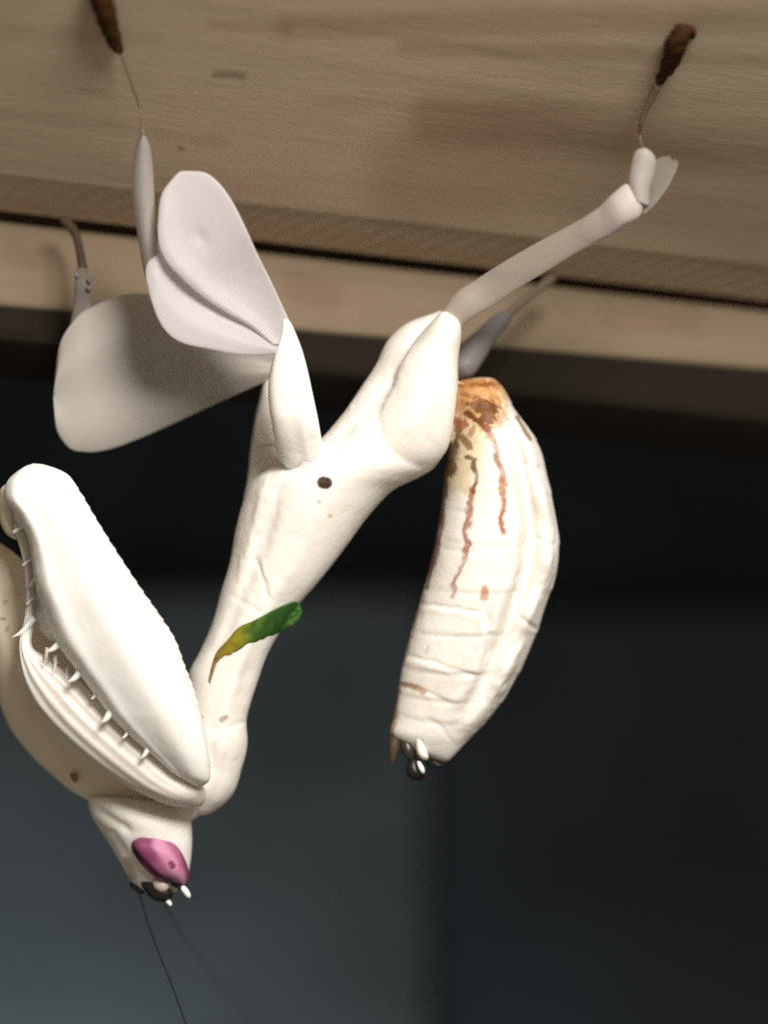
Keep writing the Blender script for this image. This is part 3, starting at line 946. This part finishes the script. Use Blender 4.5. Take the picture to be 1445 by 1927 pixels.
tarsus(leg, [(269, 250, -1.02, 5), (266, 212, zc(266, 212, .28), 3), (252, 168, zc(252, 168, .20), 3), (236, 122, zc(236, 122, .13), 3.5), (224, 92, zc(224, 92, .09), 5)],
       [(226, 98, zc(226, 98, .08), 7), (214, 70, zc(214, 70, .09), 13), (204, 42, zc(204, 42, .10), 16), (196, 14, zc(196, 14, .10), 19), (188, -14, zc(188, -14, .08), 17), (180, -34, zc(180, -34, .05), 9)], 4, 8)
MB().tube([(206, 48, zc(206, 48, .08), 7), (186, 24, zc(186, 24, .05), 6), (170, -4, zc(170, -4, .03), 3)], n=14, m_=10, ends=(.1, .2)).build('claw', M_foot, leg)

# --- far middle leg
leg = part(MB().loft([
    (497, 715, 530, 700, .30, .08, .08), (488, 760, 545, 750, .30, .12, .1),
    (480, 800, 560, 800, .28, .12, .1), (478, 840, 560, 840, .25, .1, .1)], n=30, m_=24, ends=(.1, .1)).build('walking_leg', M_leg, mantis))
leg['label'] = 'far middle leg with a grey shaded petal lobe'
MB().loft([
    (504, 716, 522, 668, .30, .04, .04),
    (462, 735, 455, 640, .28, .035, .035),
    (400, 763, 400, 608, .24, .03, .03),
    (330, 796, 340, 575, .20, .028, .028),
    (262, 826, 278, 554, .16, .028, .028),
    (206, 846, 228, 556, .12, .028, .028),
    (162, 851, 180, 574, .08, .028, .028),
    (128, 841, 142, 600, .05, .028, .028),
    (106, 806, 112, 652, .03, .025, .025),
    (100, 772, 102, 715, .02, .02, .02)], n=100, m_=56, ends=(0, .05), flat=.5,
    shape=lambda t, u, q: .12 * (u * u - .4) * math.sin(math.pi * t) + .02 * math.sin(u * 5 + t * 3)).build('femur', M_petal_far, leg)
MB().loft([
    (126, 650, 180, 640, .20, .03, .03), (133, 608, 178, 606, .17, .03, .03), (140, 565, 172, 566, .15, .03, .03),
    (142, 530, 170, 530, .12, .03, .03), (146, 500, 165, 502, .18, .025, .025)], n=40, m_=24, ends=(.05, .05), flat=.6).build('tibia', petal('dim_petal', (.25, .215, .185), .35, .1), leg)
o = MB().tube([(156, 505, .18, 9), (152, 478, .26, 8), (147, 455, .34, 8), (139, 434, .42, 9), (124, 417, .47, 10), (114, 410, .5, 5)], n=30, m_=12, ends=(0, .1)).build('tarsus', petal('brown_grey_tarsus', (.09, .066, .042), .2, .08), leg)
for x0, y0, x1, y1 in ((166, 530, 180, 518), (166, 545, 176, 534), (146, 522, 141, 508)):
    MB().tube([(x0, y0, .08, 5), ((x0+x1)/2, (y0+y1)/2, .08, 3.5), (x1, y1, .08, 1)], n=8, m_=8).build('spine', M_greyleg, leg)

# --- near hind leg
leg = part(MB().loft([
    (806, 622, 860, 655, -.12, .10, .10),
    (834, 580, 872, 614, -.14, .10, .10),
    (856, 552, 893, 596, -.18, .085, .08),
    (892, 528, 925, 577, -.22, .05, .05),
    (945, 494, 972, 545, -.34, .04, .04),
    (1005, 459, 1028, 511, -.48, .04, .04),
    (1065, 427, 1085, 476, -.62, .045, .045),
    (1115, 397, 1135, 450, -.74, .065, .065),
    (1150, 368, 1172, 424, -.82, .07, .07),
    (1172, 348, 1200, 408, -.86, .06, .06)], n=90, m_=32, ends=(.03, .05), flat=.8).build('walking_leg', M_glass, mantis))
leg['label'] = 'near hind leg, thin grey translucent femur reaching up to the right'
MB().loft([
    (1080, 424, 1102, 462, -.63, .03, .03),
    (1120, 396, 1142, 446, -.78, .05, .05),
    (1150, 366, 1176, 424, -.89, .08, .07),
    (1174, 346, 1204, 408, -.91, .08, .07),
    (1190, 336, 1218, 388, -.92, .06, .06)], n=40, m_=32, ends=(.25, .2)).build('knee', M_knee, leg)
MB().loft([
    (1182, 375, 1222, 392, -.93, .05, .05),
    (1181, 345, 1222, 360, -.96, .05, .04),
    (1186, 312, 1231, 325, -.99, .04, .04),
    (1194, 286, 1233, 298, -1.02, .03, .03),
    (1204, 276, 1224, 280, -1.03, .02, .02)], n=50, m_=32, ends=(.05, .1), flat=.7,
    shape=lambda t, u, q: .04 * u * u).build('tibia', petal('pale_tibia', (.50, .455, .42), .35, .12), leg)
MB().loft([
    (1196, 400, 1212, 404, -.86, .03, .03),
    (1210, 362, 1240, 375, -.87, .025, .025),
    (1222, 322, 1264, 338, -.88, .02, .02),
    (1236, 299, 1275, 308, -.89, .02, .02),
    (1254, 291, 1272, 296, -.90, .015, .015)], n=50, m_=32, ends=(.03, .1), flat=.6,
    shape=lambda t, u, q: -.05 * u).build('lobe', petal('clear_lobe', (.34, .31, .27), .4, .35), leg)
tarsus(leg, [(1212, 292, -1.0, 6), (1204, 262, zc(1204, 262, .24), 4), (1206, 230, zc(1206, 230, .18), 5), (1220, 195, zc(1220, 195, .14), 7), (1238, 160, zc(1238, 160, .10), 8)],
       [(1240, 156, zc(1240, 156, .08), 9), (1252, 134, zc(1252, 134, .09), 12), (1264, 108, zc(1264, 108, .10), 17), (1272, 82, zc(1272, 82, .10), 19), (1284, 60, zc(1284, 60, .08), 15), (1294, 52, zc(1294, 52, .06), 10)], 4, 8)
MB().tube([(1288, 54, zc(1288, 54, .06), 9), (1300, 58, zc(1300, 58, .05), 8), (1302, 74, zc(1302, 74, .04), 5)], n=14, m_=10, ends=(.1, .2)).build('claw', M_foot, leg)

# --- far hind leg
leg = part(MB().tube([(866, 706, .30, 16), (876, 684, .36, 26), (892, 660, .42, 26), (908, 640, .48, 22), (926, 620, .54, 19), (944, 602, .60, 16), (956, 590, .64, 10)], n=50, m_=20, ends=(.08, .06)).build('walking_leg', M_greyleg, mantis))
leg['label'] = 'small blue-grey far hind leg behind the abdomen'
MB().tube([(950, 597, .62, 9), (975, 574, .72, 8), (1005, 550, .86, 8), (1028, 531, .98, 9), (1042, 520, 1.05, 11)], n=30, m_=12, ends=(0, .1)).build('tibia', petal('brown_grey_tibia', (.20, .16, .12), .3, .1), leg)
MB().tube([(1022, 528, .98, 7), (1034, 522, 1.04, 12), (1048, 524, 1.06, 8)], n=16, m_=12, ends=(.2, .2)).build('foot', M_foot, leg)
